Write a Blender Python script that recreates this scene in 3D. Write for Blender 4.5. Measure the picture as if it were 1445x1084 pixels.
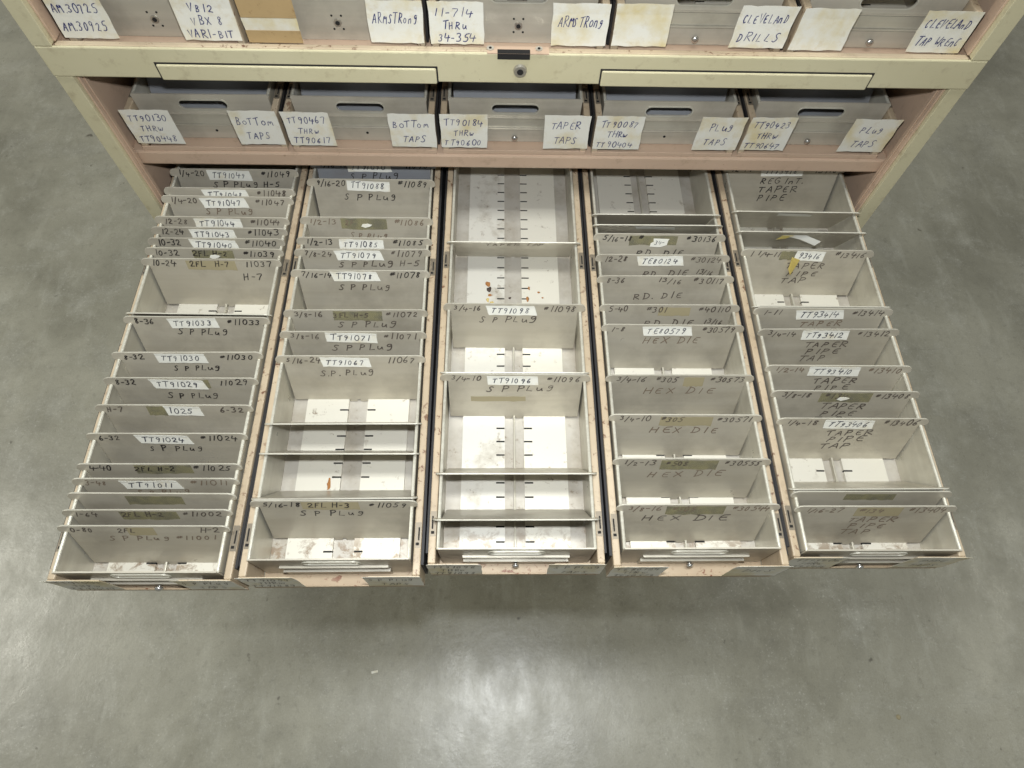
import bpy, bmesh, math, random
from math import sin, cos, radians, pi
from mathutils import Matrix, Vector
from mathutils.geometry import tessellate_polygon

random.seed(7)
S = bpy.context.scene
COL = S.collection
for o in list(bpy.data.objects):
    bpy.data.objects.remove(o)

# ------------------------------------------------------------------ camera
CAM_LOC = Vector((0.3491, -0.4471, 0.5088))
CAM_PITCH, CAM_YAW, CAM_ROLL = 0.4729, -0.0486, 0.0475
LENS = 914.197 / 1445 * 36
cam = bpy.data.cameras.new('camera')
cam.sensor_width = 36
cam.lens = LENS
cam.clip_start = 0.01
cam.clip_end = 60
cam_o = bpy.data.objects.new('camera', cam)
COL.objects.link(cam_o)
CROT = Matrix.Rotation(CAM_YAW, 4, 'Z') @ Matrix.Rotation(CAM_PITCH, 4, 'X') @ Matrix.Rotation(CAM_ROLL, 4, 'Z')
cam_o.matrix_world = Matrix.Translation(CAM_LOC) @ CROT
S.camera = cam_o

# ------------------------------------------------------------------ world, lamps, exposure
W = bpy.data.worlds.new('World')
S.world = W
W.use_nodes = True
bg = W.node_tree.nodes['Background']
bg.inputs['Color'].default_value = (0.91, 0.91, 0.86, 1)
bg.inputs['Strength'].default_value = 0.22


def area(name, loc, sx, sy, power, color, target=None):
    l = bpy.data.lights.new(name, 'AREA')
    l.shape = 'RECTANGLE'
    l.size, l.size_y = sx, sy
    l.energy = power
    l.color = color
    o = bpy.data.objects.new(name, l)
    COL.objects.link(o)
    o.location = loc
    if target is not None:
        d = Vector(target) - Vector(loc)
        o.rotation_euler = d.to_track_quat('-Z', 'Y').to_euler()
    return o


# two rows of ceiling fluorescents and the flash just above the lens
area('ceiling_lamp', (-3.1, 0.1, 2.3), 0.3, 1.2, 66, (1.0, 0.985, 0.87))
area('ceiling_lamp', (3.9, 0.1, 2.3), 0.3, 1.2, 20, (1.0, 0.98, 0.82))
area('ceiling_lamp', (0.40, -0.24, 2.3), 0.9, 0.28, 27, (0.98, 1.0, 0.985))
up = CROT.to_3x3() @ Vector((0, 1, 0))
fl = CAM_LOC + up * 0.06
area('camera_flash', fl, 0.035, 0.02, 3.0, (0.94, 0.97, 1.0), (0.36, -0.13, 0.0))

S.view_settings.view_transform = 'Standard'
S.view_settings.look = 'None'
S.view_settings.exposure = 0.15
S.view_settings.gamma = 1.0
S.view_settings.use_curve_mapping = False
S.render.engine = 'CYCLES'
S.cycles.use_denoising = True
S.cycles.max_bounces = 8
S.cycles.caustics_reflective = False
S.cycles.caustics_refractive = False


# ------------------------------------------------------------------ materials
def lin(r, g, b):
    def f(c):
        c /= 255
        return c / 12.92 if c <= 0.04045 else ((c + 0.055) / 1.055) ** 2.4
    return (f(r), f(g), f(b), 1)


class NT:
    def __init__(s, name):
        s.m = bpy.data.materials.new(name)
        s.m.use_nodes = True
        s.t = s.m.node_tree
        s.p = s.t.nodes['Principled BSDF']
        s.geo = s.t.nodes.new('ShaderNodeNewGeometry')
        s.pos = s.geo.outputs['Position']

    def link(s, a, b):
        s.t.links.new(a, b)

    def mapping(s, scale, rot=(0, 0, 0)):
        n = s.t.nodes.new('ShaderNodeMapping')
        n.inputs['Scale'].default_value = scale
        n.inputs['Rotation'].default_value = rot
        s.link(s.pos, n.inputs['Vector'])
        return n.outputs[0]

    def noise(s, scale, detail=4, rough=0.55, vec=None, dist=0.0):
        n = s.t.nodes.new('ShaderNodeTexNoise')
        n.inputs['Scale'].default_value = scale
        n.inputs['Detail'].default_value = detail
        n.inputs['Roughness'].default_value = rough
        n.inputs['Distortion'].default_value = dist
        s.link(vec if vec is not None else s.pos, n.inputs['Vector'])
        return n.outputs['Fac']

    def ramp(s, fac, stops):
        n = s.t.nodes.new('ShaderNodeValToRGB')
        e = n.color_ramp.elements
        while len(e) < len(stops):
            e.new(0.5)
        for k, (p, c) in enumerate(stops):
            e[k].position = p
            e[k].color = c if len(c) == 4 else (*c, 1)
        s.link(fac, n.inputs['Fac'])
        return n.outputs['Color']

    def step(s, fac, a, b):
        return s.ramp(fac, [(a, (0, 0, 0, 1)), (b, (1, 1, 1, 1))])

    def mix(s, fac, a, b, kind='MIX'):
        n = s.t.nodes.new('ShaderNodeMix')
        n.data_type = 'RGBA'
        n.blend_type = kind
        for sock, v in ((n.inputs[0], fac), (n.inputs[6], a), (n.inputs[7], b)):
            if hasattr(v, 'is_linked'):
                s.link(v, sock)
            else:
                sock.default_value = v
        return n.outputs[2]

    def mul(s, a, b):
        n = s.t.nodes.new('ShaderNodeMath')
        n.operation = 'MULTIPLY'
        for sock, v in ((n.inputs[0], a), (n.inputs[1], b)):
            if hasattr(v, 'is_linked'):
                s.link(v, sock)
            else:
                sock.default_value = v
        return n.outputs[0]

    def rnd(s):
        n = s.t.nodes.new('ShaderNodeObjectInfo')
        return n.outputs['Random']

    def bump(s, h, strength, dist=0.001):
        n = s.t.nodes.new('ShaderNodeBump')
        n.inputs['Strength'].default_value = strength
        n.inputs['Distance'].default_value = dist
        s.link(h, n.inputs['Height'])
        s.link(n.outputs[0], s.p.inputs['Normal'])

    def out(s, color, rough=0.5, metal=0.0, spec=None, coat=None):
        for k, v in (('Base Color', color), ('Roughness', rough), ('Metallic', metal)):
            if hasattr(v, 'is_linked'):
                s.link(v, s.p.inputs[k])
            else:
                s.p.inputs[k].default_value = v
        if spec is not None:
            s.p.inputs['Specular IOR Level'].default_value = spec
        return s.m


def plain(name, color, rough=0.5, metal=0.0):
    return NT(name).out(color, rough, metal)


def painted(name, base, dark, chip, chip_a, chip_b, rough=0.42):
    n = NT(name)
    big = n.noise(9, 5, 0.6)
    c = n.mix(n.step(big, 0.35, 0.75), base, dark)
    grime = n.step(n.noise(70, 6, 0.7), 0.55, 0.85)
    c = n.mix(n.mul(grime, 0.55), c, lin(120, 98, 72))
    ch = n.step(n.noise(170, 5, 0.65, dist=0.6), chip_a, chip_b)
    region = n.step(n.noise(14, 3, 0.5), 0.36, 0.56)
    c = n.mix(n.mul(ch, region), c, chip)
    n.bump(n.noise(400, 2), 0.05)
    return n.out(c, rough)


M = {}
M['cream'] = painted('cream_paint', lin(204, 197, 164), lin(195, 187, 152), lin(116, 84, 58), 0.70, 0.75, 0.38)
M['pink'] = painted('pink_paint', lin(204, 178, 154), lin(192, 166, 142), lin(105, 66, 46), 0.68, 0.74, 0.40)
M['pink_worn'] = painted('pink_worn_paint', lin(194, 178, 152), lin(168, 149, 122), lin(108, 74, 54), 0.58, 0.65, 0.45)
M['pink_flaked'] = painted('flaked_pink_paint', lin(186, 168, 140), lin(160, 138, 112), lin(120, 76, 54), 0.58, 0.64, 0.5)


def aluminium(name, base, dark, metal, rough, streak=(6, 260, 6)):
    n = NT(name)
    s1 = n.noise(1, 4, 0.6, n.mapping(streak))
    blot = n.noise(19, 6, 0.62)
    c = n.mix(n.step(s1, 0.3, 0.75), base, dark)
    c = n.mix(n.mul(n.step(blot, 0.48, 0.80), 0.5), c, lin(118, 110, 96))
    v = n.mix(n.rnd(), (0.90, 0.90, 0.90, 1), (1.04, 1.04, 1.04, 1))
    c = n.mix(1.0, c, v, 'MULTIPLY')
    r = n.ramp(blot, [(0.3, (rough - .06,) * 3), (0.75, (rough + .12,) * 3)])
    n.bump(n.noise(26, 2, 0.4), 0.22, 0.004)
    return n.out(c, r, metal)


M['plate'] = aluminium('grey_plate_metal', lin(202, 196, 180), lin(190, 183, 165), 0.36, 0.33, (5, 90, 90))
M['plate2'] = aluminium('shaded_plate_metal', lin(152, 155, 158), lin(142, 144, 148), 0.20, 0.42, (5, 90, 90))  # plate metal with the shade under shelf and rail put into its colour
M['tray'] = aluminium('tray_metal', lin(206, 202, 187), lin(194, 189, 172), 0.36, 0.31, (6, 6, 120))
M['rim'] = aluminium('tray_rim_metal', lin(208, 206, 192), lin(186, 182, 166), 0.2, 0.33)
M['front'] = aluminium('tray_front_metal', lin(198, 192, 177), lin(186, 180, 163), 0.22, 0.36, (4, 4, 160))


def strip_mat(name, base, grime_a, grime_b):
    n = NT(name)
    g = n.noise(22, 7, 0.68)
    f = n.noise(110, 4, 0.7)
    c = n.mix(n.step(g, grime_a, grime_b), base, lin(150, 138, 116))
    c = n.mix(n.mul(n.step(f, 0.60, 0.70), n.step(g, 0.42, 0.62)), c, lin(128, 110, 88))
    sep = n.t.nodes.new('ShaderNodeSeparateXYZ')      # the bays nearest the front are the dirtiest
    n.link(n.pos, sep.inputs[0])
    mr = n.t.nodes.new('ShaderNodeMapRange')
    mr.inputs['From Min'].default_value = -.296
    mr.inputs['From Max'].default_value = -.322
    n.link(sep.outputs['Y'], mr.inputs['Value'])
    fr = n.step(n.noise(75, 7, 0.72, dist=.5), 0.50, 0.60)
    c = n.mix(n.mul(n.mul(fr, mr.outputs[0]), 0.8), c, lin(138, 116, 92))
    return n.out(c, 0.33, 0.22)


M['strip'] = strip_mat('slotted_strip_metal', lin(222, 218, 204), 0.64, 1.0)
M['strip_dirty'] = strip_mat('stained_strip_metal', lin(222, 219, 208), 0.53, 0.78)
M['bed'] = strip_mat('tray_bed_metal', lin(196, 191, 180), 0.42, 0.85)
M['edge'] = aluminium('bare_sheet_edge', lin(200, 197, 183), lin(184, 180, 165), 0.2, 0.4)
M['void_shade'] = plain('dark_void_shade', (0.012, 0.011, 0.010, 1), 0.9)
M['gap'] = plain('black_gap', (0.018, 0.017, 0.017, 1), 0.6)
M['steel'] = plain('bright_steel', (0.62, 0.61, 0.58, 1), 0.25, 0.9)
M['lock'] = plain('lock_steel', (0.50, 0.48, 0.43, 1), 0.35, 0.8)
M['clip'] = plain('clip_steel', lin(138, 128, 112), 0.4, 0.4)

n = NT('aged_paper')
e = n.noise(34, 5, 0.6)
c = n.mix(n.step(e, 0.46, 0.72), lin(230, 228, 216), lin(216, 202, 156))
c = n.mix(n.mul(n.step(n.noise(90, 5, 0.7), 0.56, 0.72), 0.35), c, lin(196, 176, 128))
n.bump(n.noise(120, 3), 0.12)
M['paper'] = n.out(c, 0.75)
n = NT('white_sticker')
e = n.noise(60, 4, 0.6)
c = n.mix(n.step(e, 0.55, 0.8), lin(234, 233, 222), lin(218, 208, 178))
M['sticker'] = n.out(c, 0.6)
M['tan'] = painted('brown_packing_tape', lin(180, 154, 112), lin(168, 142, 100), lin(150, 122, 82), 0.6, 0.7, 0.35)
n = NT('olive_tape_residue')
e = n.noise(90, 5, 0.65)
c = n.mix(n.step(e, 0.40, 0.66), lin(160, 154, 116), lin(128, 125, 106))
M['residue'] = n.out(c, 0.32)
n.p.inputs['Alpha'].default_value = 0.48
M['residue_pale'] = NT('pale_tape_residue').out(lin(158, 148, 118), 0.5)
M['yellow'] = NT('yellow_sticker_back').out(lin(216, 198, 118), 0.6)
M['black_ink'] = plain('black_marker', lin(44, 40, 38), 0.55)
M['soft_ink'] = plain('worn_marker', lin(84, 76, 68), 0.55)
M['faded_ink'] = plain('faded_marker', lin(122, 108, 92), 0.55)
M['blue_ink'] = plain('blue_ink', lin(34, 42, 104), 0.5)
M['pen_ink'] = plain('dark_pen_ink', lin(58, 60, 74), 0.5)
M['rust'] = NT('rust_debris').out(lin(158, 108, 58), 0.8)
M['rust_dark'] = NT('dark_grease_flake').out(lin(62, 50, 42), 0.7)
M['rust_pale'] = NT('yellow_grease').out(lin(206, 184, 118), 0.6)

# concrete floor
n = NT('sealed_concrete')
b1 = n.noise(2.1, 7, 0.64, dist=0.2)
b2 = n.noise(10, 9, 0.72, dist=0.25)
b3 = n.noise(60, 6, 0.7)
st_ = n.noise(1, 6, 0.65, n.mapping((26, 7, 1), (0, 0, 0.12)))
c = n.mix(n.step(b1, 0.36, 0.62), lin(130, 128, 114), lin(166, 164, 149))
c = n.mix(n.mul(n.step(b2, 0.50, 0.76), 0.45), c, lin(192, 192, 183))
c = n.mix(n.mul(n.step(n.noise(5, 9, 0.72, dist=0.3), 0.50, 0.72), 0.48), c, lin(108, 106, 94))
c = n.mix(n.mul(n.step(st_, 0.55, 0.78), 0.40), c, lin(190, 190, 178))
c = n.mix(n.mul(n.step(b3, 0.55, 0.75), 0.45), c, lin(104, 102, 92))
scr = n.noise(1, 3, 0.5, n.mapping((150, 5, 1), (0, 0, 0.7)), 0.4)
scr2 = n.noise(1, 3, 0.5, n.mapping((6, 170, 1), (0, 0, 0.35)), 0.4)
c = n.mix(n.mul(n.mul(n.step(scr, 0.70, 0.74), n.step(b2, 0.5, 0.65)), 0.5), c, lin(190, 188, 178))
c = n.mix(n.mul(n.mul(n.step(scr2, 0.70, 0.74), n.step(b2, 0.5, 0.6)), 0.4), c, lin(92, 88, 79))
c = n.mix(n.mul(n.step(n.noise(300, 4, 0.75), 0.42, 0.72), 0.28), c, lin(108, 106, 97))
c = n.mix(n.mul(n.step(n.noise(170, 5, 0.78), 0.56, 0.70), n.step(b2, 0.42, 0.62)), c, lin(196, 195, 184))
spots = n.step(n.noise(30, 3, 0.5), 0.72, 0.76)
c = n.mix(n.mul(spots, 0.75), c, lin(82, 77, 66))
r = n.ramp(n.noise(1, 7, 0.7, n.mapping((20, 11, 1), (0, 0, 0.2))), [(0.3, (0.24,) * 3), (0.7, (0.40,) * 3)])
n.bump(n.noise(46, 8, 0.75), 0.12, 0.004)
M['floor'] = n.out(c, r, 0.0, 0.65)


# ------------------------------------------------------------------ mesh helpers
class MB:
    """collects shapes; every shape carries a material slot index"""
    def __init__(s):
        s.v, s.f, s.mi = [], [], []

    def add(s, vs, fs, mi=0, mat=None):
        o = len(s.v)
        for p in vs:
            p = Vector(p)
            s.v.append(mat @ p if mat is not None else p)
        for f in fs:
            s.f.append([o + k for k in f])
            s.mi.append(mi)

    def box(s, x0, x1, y0, y1, z0, z1, mi=0, mat=None):
        vs = [(x, y, z) for z in (z0, z1) for y in (y0, y1) for x in (x0, x1)]
        s.add(vs, [(0, 2, 3, 1), (4, 5, 7, 6), (0, 1, 5, 4), (2, 6, 7, 3), (0, 4, 6, 2), (1, 3, 7, 5)], mi, mat)

    def quad(s, a, b, c, d, mi=0, mat=None):
        s.add([a, b, c, d], [(0, 1, 2, 3)], mi, mat)

    def plate(s, outer, holes, t, mi=0, mat=None, edge=None):
        """flat sheet: outline in (u, w) = (x, z), thickness t along +y"""
        loops = [outer] + list(holes)
        flat = [p for l in loops for p in l]
        tris = tessellate_polygon([[Vector((p[0], p[1], 0)) for p in l] for l in loops])
        n = len(flat)
        vs = [(p[0], 0, p[1]) for p in flat] + [(p[0], t, p[1]) for p in flat]
        fs = []
        for a, b, c in tris:
            pa, pb, pc = flat[a], flat[b], flat[c]
            cr = (pb[0] - pa[0]) * (pc[1] - pa[1]) - (pb[1] - pa[1]) * (pc[0] - pa[0])
            if cr < 0:
                b, c = c, b
            fs.append((a, b, c))
            fs.append((a + n, c + n, b + n))
        k = 0
        for l in loops:
            m = len(l)
            for i in range(m):
                a, b = k + i, k + (i + 1) % m
                fs.append((a, a + n, b + n, b))
            k += m
        nf = 2 * len(tris)
        o = len(s.f)
        s.add(vs, fs, mi, mat)
        if edge is not None:
            for q in range(o + nf, len(s.f)):
                s.mi[q] = edge

    def cyl(s, c, axis, r, h, seg=20, mi=0, r2=None, dome=0.0):
        c = Vector(c)
        ax = Vector(axis).normalized()
        u = ax.orthogonal().normalized()
        w = ax.cross(u)
        r2 = r if r2 is None else r2
        rings = [(0, r), (h, r2)]
        if dome:
            rings += [(h + dome * 0.6, r2 * 0.75), (h + dome * 0.95, r2 * 0.3)]
        vs, fs = [], []
        for hh, rr in rings:
            for k in range(seg):
                a = 2 * pi * k / seg
                vs.append(c + ax * hh + (u * cos(a) + w * sin(a)) * rr)
        for q in range(len(rings) - 1):
            for k in range(seg):
                a, b = q * seg + k, q * seg + (k + 1) % seg
                fs.append((a, b, b + seg, a + seg))
        fs.append(tuple(reversed(range(seg))))
        fs.append(tuple((len(rings) - 1) * seg + k for k in range(seg)))
        s.add(vs, fs, mi)

    def build(s, name, mats, parent=None, bevel=0.0, loc=None, smooth=False):
        me = bpy.data.meshes.new(name)
        me.from_pydata([tuple(p) for p in s.v], [], s.f)
        if not isinstance(mats, (list, tuple)):
            mats = [mats]
        for m in mats:
            me.materials.append(m)
        me.polygons.foreach_set('material_index', s.mi)
        if smooth:
            me.polygons.foreach_set('use_smooth', [True] * len(me.polygons))
        me.update()
        o = bpy.data.objects.new(name, me)
        COL.objects.link(o)
        if parent is not None:
            o.parent = parent
        if loc is not None:
            o.location = loc
        if bevel:
            b = o.modifiers.new('bevel', 'BEVEL')
            b.width = bevel
            b.segments = 2
            b.limit_method = 'ANGLE'
            b.angle_limit = radians(40)
        return o


def thing(name, label, cat, loc=(0, 0, 0), rot=(0, 0, 0), group=None):
    o = bpy.data.objects.new(name, None)
    o.empty_display_size = 0.02
    COL.objects.link(o)
    o.location = loc
    o.rotation_euler = rot
    tag(o, label, cat, group)
    return o


def tag(o, label, cat, group=None):
    o['label'] = label
    o['category'] = cat
    if group:
        o['group'] = group
    return o


def copy_part(o, parent):
    c = o.copy()
    COL.objects.link(c)
    c.parent = parent
    for ch in list(o.children):
        copy_part(ch, c)
    return c


# ------------------------------------------------------------------ handwriting (single-stroke letters)
def arc(cx, cy, rx, ry, a0, a1, n=9):
    return [(cx + rx * cos(radians(a0 + (a1 - a0) * k / n)), cy + ry * sin(radians(a0 + (a1 - a0) * k / n))) for k in range(n + 1)]


G = {
    '0': [arc(.45, .5, .36, .5, 80, 440, 12)],
    '1': [[(.58, 1), (.40, 0)]],
    '2': [[(.08, .78)] + arc(.42, .72, .34, .27, 150, -35, 7) + [(.06, .03), (.40, .08), (.95, .02)]],
    '3': [[(.10, .93), (.45, 1), (.78, .86), (.66, .62), (.36, .53), (.72, .44), (.80, .20), (.52, .0), (.06, .06)]],
    '4': [[(.16, 1), (.08, .70), (.0, .42), (.48, .43), (.98, .46)], [(.74, .74), (.60, -.05)]],
    '5': [[(.92, 1), (.30, .97), (.22, .56), (.55, .62), (.82, .40), (.70, .10), (.38, .0), (.05, .08)]],
    '6': [[(.68, 1), (.30, .66), (.10, .26), (.28, .02), (.62, .02), (.80, .24), (.58, .44), (.16, .30)]],
    '7': [[(.06, .92), (.50, 1), (.92, .96), (.55, .45), (.38, -.02)]],
    '8': [[(.76, .82), (.48, 1), (.20, .80), (.42, .55), (.74, .26), (.48, .0), (.14, .20), (.40, .50), (.76, .82)]],
    '9': [[(.80, .74), (.50, 1), (.14, .78), (.34, .50), (.70, .60), (.80, .78), (.66, .30), (.48, -.02)]],
    'A': [[(.0, 0), (.48, 1), (.56, .98), (.86, 0)], [(.18, .38), (.78, .38)]],
    'B': [[(.12, 0), (.20, 1)], [(.16, .98), (.66, .92), (.62, .62), (.22, .52), (.78, .40), (.70, .06), (.12, .02)]],
    'C': [arc(.5, .5, .42, .5, 50, 310, 9)],
    'D': [[(.16, 0), (.22, 1)], [(.10, .98), (.60, .92), (.88, .52), (.60, .08), (.08, .0)]],
    'E': [[(.85, .98), (.20, .96), (.12, .02), (.80, .04)], [(.16, .52), (.66, .54)]],
    'F': [[(.88, 1), (.20, .97), (.12, 0)], [(.16, .54), (.66, .55)]],
    'G': [arc(.5, .5, .42, .5, 50, 350, 9) + [(.52, .45)]],
    'H': [[(.14, 1), (.06, 0)], [(.82, 1), (.74, 0)], [(.08, .50), (.80, .54)]],
    'I': [[(.50, 1), (.42, 0)]],
    'K': [[(.14, 1), (.08, 0)], [(.80, 1), (.10, .44), (.84, 0)]],
    'L': [[(.20, 1), (.08, .04), (.80, .03)]],
    'M': [[(.02, 0), (.18, .98), (.46, .30), (.80, .98), (.92, 0)]],
    'm': [[(.05, 0), (.14, .60), (.16, .40), (.42, .62), (.48, .10), (.50, .42), (.78, .62), (.90, 0)]],
    'N': [[(.06, 0), (.16, .96), (.72, .04), (.86, 1)]],
    'O': [arc(.48, .5, .42, .5, 100, 460, 12)],
    'P': [[(.18, 1), (.08, -.02)], [(.08, .92), (.60, 1), (.82, .74), (.56, .50), (.14, .46)]],
    'R': [[(.16, 1), (.08, 0)], [(.08, .94), (.62, 1), (.78, .74), (.52, .54), (.14, .50), (.86, .0)]],
    'S': [[(.80, .88), (.52, 1), (.22, .82), (.42, .56), (.70, .36), (.60, .08), (.30, .0), (.04, .12)]],
    'T': [[(.0, .93), (.95, 1)], [(.50, .97), (.40, 0)]],
    'U': [[(.10, 1), (.06, .30), (.26, .0), (.58, .06), (.80, .40), (.84, .98)]],
    'u': [[(.08, .62), (.06, .18), (.28, .0), (.60, .14), (.74, .62), (.76, .08), (.90, .0)]],
    'w': [[(.04, .66), (.08, .08), (.30, .0), (.46, .50), (.52, .06), (.76, .06), (.98, .60)]],
    'V': [[(.04, 1), (.40, 0), (.84, 1)]],
    'W': [[(.02, 1), (.20, 0), (.46, .66), (.66, 0), (.96, 1)]],
    'X': [[(.06, 1), (.84, 0)], [(.82, 1), (.06, 0)]],
    'Y': [[(.06, 1), (.44, .50)], [(.86, 1), (.30, 0)]],
    'g': [[(.78, .78), (.46, .92), (.14, .70), (.30, .44), (.62, .50), (.80, .76), (.74, .20), (.52, -.14), (.14, -.10)]],
    'n': [[(.08, .0), (.14, .60), (.20, .40), (.52, .62), (.70, .42), (.74, .0)]],
    'o': [arc(.42, .30, .34, .30, 90, 450, 9)],
    '-': [[(.10, .48), (.80, .52)]],
    '/': [[(.92, 1.08), (.04, -.12)]],
    '#': [[(.30, .92), (.18, .42)], [(.62, .96), (.50, .46)], [(.06, .78), (.84, .84)], [(.02, .58), (.78, .62)]],
    '.': [[(.30, .0), (.38, .06)]],
    '"': [[(.30, 1.05), (.24, .78)], [(.58, 1.05), (.52, .78)]],
}
NARROW = {'1': .62, 'I': .62, '.': .45, '-': .8, '/': .7}


def write(mb, text, x0, z0, h, width=None, pen=0.0008, mi=1, slant=0.14, off=-0.00018, tilt=0.0, mat=None, jit=0.06):
    """lay ink strokes on the plane y = off, text starting at x0 with baseline z0; width fits the whole word"""
    adv, gw = h * 0.80, h * 0.62
    slant += random.uniform(-.07, .09)
    h *= random.uniform(.94, 1.06)
    pos, x, zone = [], 0.0, []
    for q, ch in enumerate(text):            # digits round a slash are written small, raised and lowered
        z = 0
        if ch.isdigit() and '/' in text:
            sl = text.index('/')
            if q < sl and '-' not in text[q:sl] and ' ' not in text[q:sl]:
                z = 1
            elif q > sl and '-' not in text[sl:q]:
                z = -1
        zone.append(z)
        pos.append(x)
        x += h * 0.5 if ch == ' ' else adv * NARROW.get(ch, 1.0) * (.82 if z else 1)
    sx = (width / x) if width else 1.0
    k = 0
    for ch, px, zo in zip(text, pos, zone):
        sc, dz = (.82, .30 * h) if zo > 0 else ((.82, -.08 * h) if zo < 0 else (1.0, 0.0))
        if ch == ' ':
            continue
        jx, jz = random.uniform(-jit, jit) * h, random.uniform(-jit, jit) * h
        js = random.uniform(0.84, 1.14)
        rot = random.uniform(-.10, .10)
        pw = random.uniform(.78, 1.18)
        su, sv = random.uniform(.85, 1.15), random.uniform(-.06, .06)
        w = gw * NARROW.get(ch, 1.0)
        for st in G[ch]:
            pts = []
            for (u, v) in st:
                u, v = u * su + sv * v - rot * (v - .5) + random.uniform(-.018, .018), v + rot * (u - .4) + random.uniform(-.018, .018)
                lx = (px + u * w * js * sc) * sx + jx + slant * (v * h * sc + dz)
                lz = v * h * js * sc + dz + jz
                pts.append(Vector((x0 + lx - tilt * lz, 0, z0 + lz + tilt * lx)))
            if len(pts) > 3:      # round the corners a little, as a hand does
                q = [pts[0]]
                for i in range(1, len(pts) - 1):
                    q.append(pts[i].lerp(pts[i - 1], .28))
                    q.append(pts[i].lerp(pts[i + 1], .28))
                q.append(pts[-1])
                pts = q
            k += 1
            ribbon(mb, pts, pen * pw * random.uniform(.9, 1.1), off - k * 2e-6, mi, mat)


def ribbon(mb, pts, w, y, mi, mat):
    n = len(pts)
    L, Rr = [], []
    d0 = (pts[1] - pts[0]).normalized()
    d1 = (pts[-1] - pts[-2]).normalized()
    pts = [pts[0] - d0 * w * .35] + pts[1:-1] + [pts[-1] + d1 * w * .35]
    for i, p in enumerate(pts):
        a = pts[max(i - 1, 0)]
        b = pts[min(i + 1, n - 1)]
        d = (b - a)
        if d.length < 1e-9:
            d = d0
        d = d.normalized()
        nn = Vector((-d.z, 0, d.x)) * (w / 2)
        L.append(p + nn)
        Rr.append(p - nn)
    vs = [(p.x, y, p.z) for p in L] + [(p.x, y, p.z) for p in Rr]
    fs = []
    for i in range(n - 1):
        fs.append((i, n + i, n + i + 1, i + 1))
    mb.add(vs, fs, mi, mat)


def paper_sheet(mb, x0, x1, z0, z1, t=0.00016, skew=0.0, rag=0.0006, curl=0.0, mi=0, y=0.0):
    """slightly ragged, slightly curled paper rectangle facing -y"""
    nx, nz = 8, 4
    vs = []
    for j in range(nz + 1):
        for i in range(nx + 1):
            u, v = i / nx, j / nz
            x = x0 + (x1 - x0) * u + skew * (v - .5)
            z = z0 + (z1 - z0) * v
            if i in (0, nx):
                x += random.uniform(-rag, rag)
            if j in (0, nz):
                z += random.uniform(-rag, rag)
            yy = y - t - curl * max(0, v - .75) ** 2 * 8 - curl * max(0, abs(u - .5) - .38) ** 2 * 10
            vs.append((x, yy, z))
    w = nx + 1
    fs = [(j * w + i, j * w + i + 1, (j + 1) * w + i + 1, (j + 1) * w + i) for j in range(nz) for i in range(nx)]
    mb.add(vs, fs, mi)
    n = len(vs)
    # back and edge so that the sheet has thickness
    ring = [i for i in range(w)] + [j * w + nx for j in range(1, nz + 1)] + [nz * w + i for i in range(nx - 1, -1, -1)] + [j * w for j in range(nz - 1, 0, -1)]
    o = len(mb.v)
    rv = [vs[k] for k in ring] + [(vs[k][0], vs[k][1] + t * .9, vs[k][2]) for k in ring]
    m = len(ring)
    mb.add(rv, [(i, i + m, (i + 1) % m + m, (i + 1) % m) for i in range(m)], mi)


# ------------------------------------------------------------------ sizes of the cabinet (metres)
PITCH, XC0 = 0.1459, 0.0729
XC = [XC0 + i * PITCH for i in range(5)]
XL, XR, YF = -0.021, 0.751, 0.028            # outer faces and front plane
ZFLOOR = -0.80
ROW = {3: 0.0, 2: 0.0945, 1: 0.2095}          # height of the tray rims
DEPTH = 0.56
UNDER = -0.0529

# ------------------------------------------------------------------ floor
mb = MB()
mb.quad((-9, -9, ZFLOOR), (9, -9, ZFLOOR), (9, 9, ZFLOOR), (-9, 9, ZFLOOR))
floor = mb.build('floor', M['floor'])
floor['kind'] = 'structure'

# ------------------------------------------------------------------ cabinet
cab = thing('tool_cabinet', 'cream and pink painted steel tool cabinet holding rows of small drawers', 'cabinet', (0.365, YF, ZFLOOR))
cab_off = Vector((-0.365, -YF, -ZFLOOR))


def cpart(name, mb, mats, bevel=0.0012, parent=cab):
    o = mb.build(name, mats, parent, bevel)
    if parent is cab:
        o.location = cab_off
    return o


for sgn, xo in ((1, XL), (-1, XR)):
    def X(a):
        return xo + sgn * a
    def bx(mb, a0, a1, y0, y1, z0, z1, mi=0):
        x0, x1 = sorted((X(a0), X(a1)))
        mb.box(x0, x1, y0, y1, z0, z1, mi)
    mb = MB()
    bx(mb, .0031, .0105, YF + .017, DEPTH, ZFLOOR, .30, 1)             # the wall itself
    bx(mb, 0, .0030, YF + .017, DEPTH, ZFLOOR, .2998, 0)               # its cream outer skin
    bx(mb, 0.0002, .0145, YF + .0012, YF + .0166, ZFLOOR, .1365, 0)    # lower post
    bx(mb, 0, .0150, YF, YF + .0166, .1650, .2995, 0)                  # upper post
    bx(mb, .0146, .0166, YF + .0052, YF + .0160, ZFLOOR, .1360, 1)     # folded door track
    bx(mb, .0167, .0176, YF + .0098, YF + .0120, ZFLOOR, .1358, 1)
    bx(mb, .0151, .0172, YF + .0052, YF + .0160, .1656, .2990, 1)
    cpart('side_panel', mb, [M['cream'], M['pink']], .0009)

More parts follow.
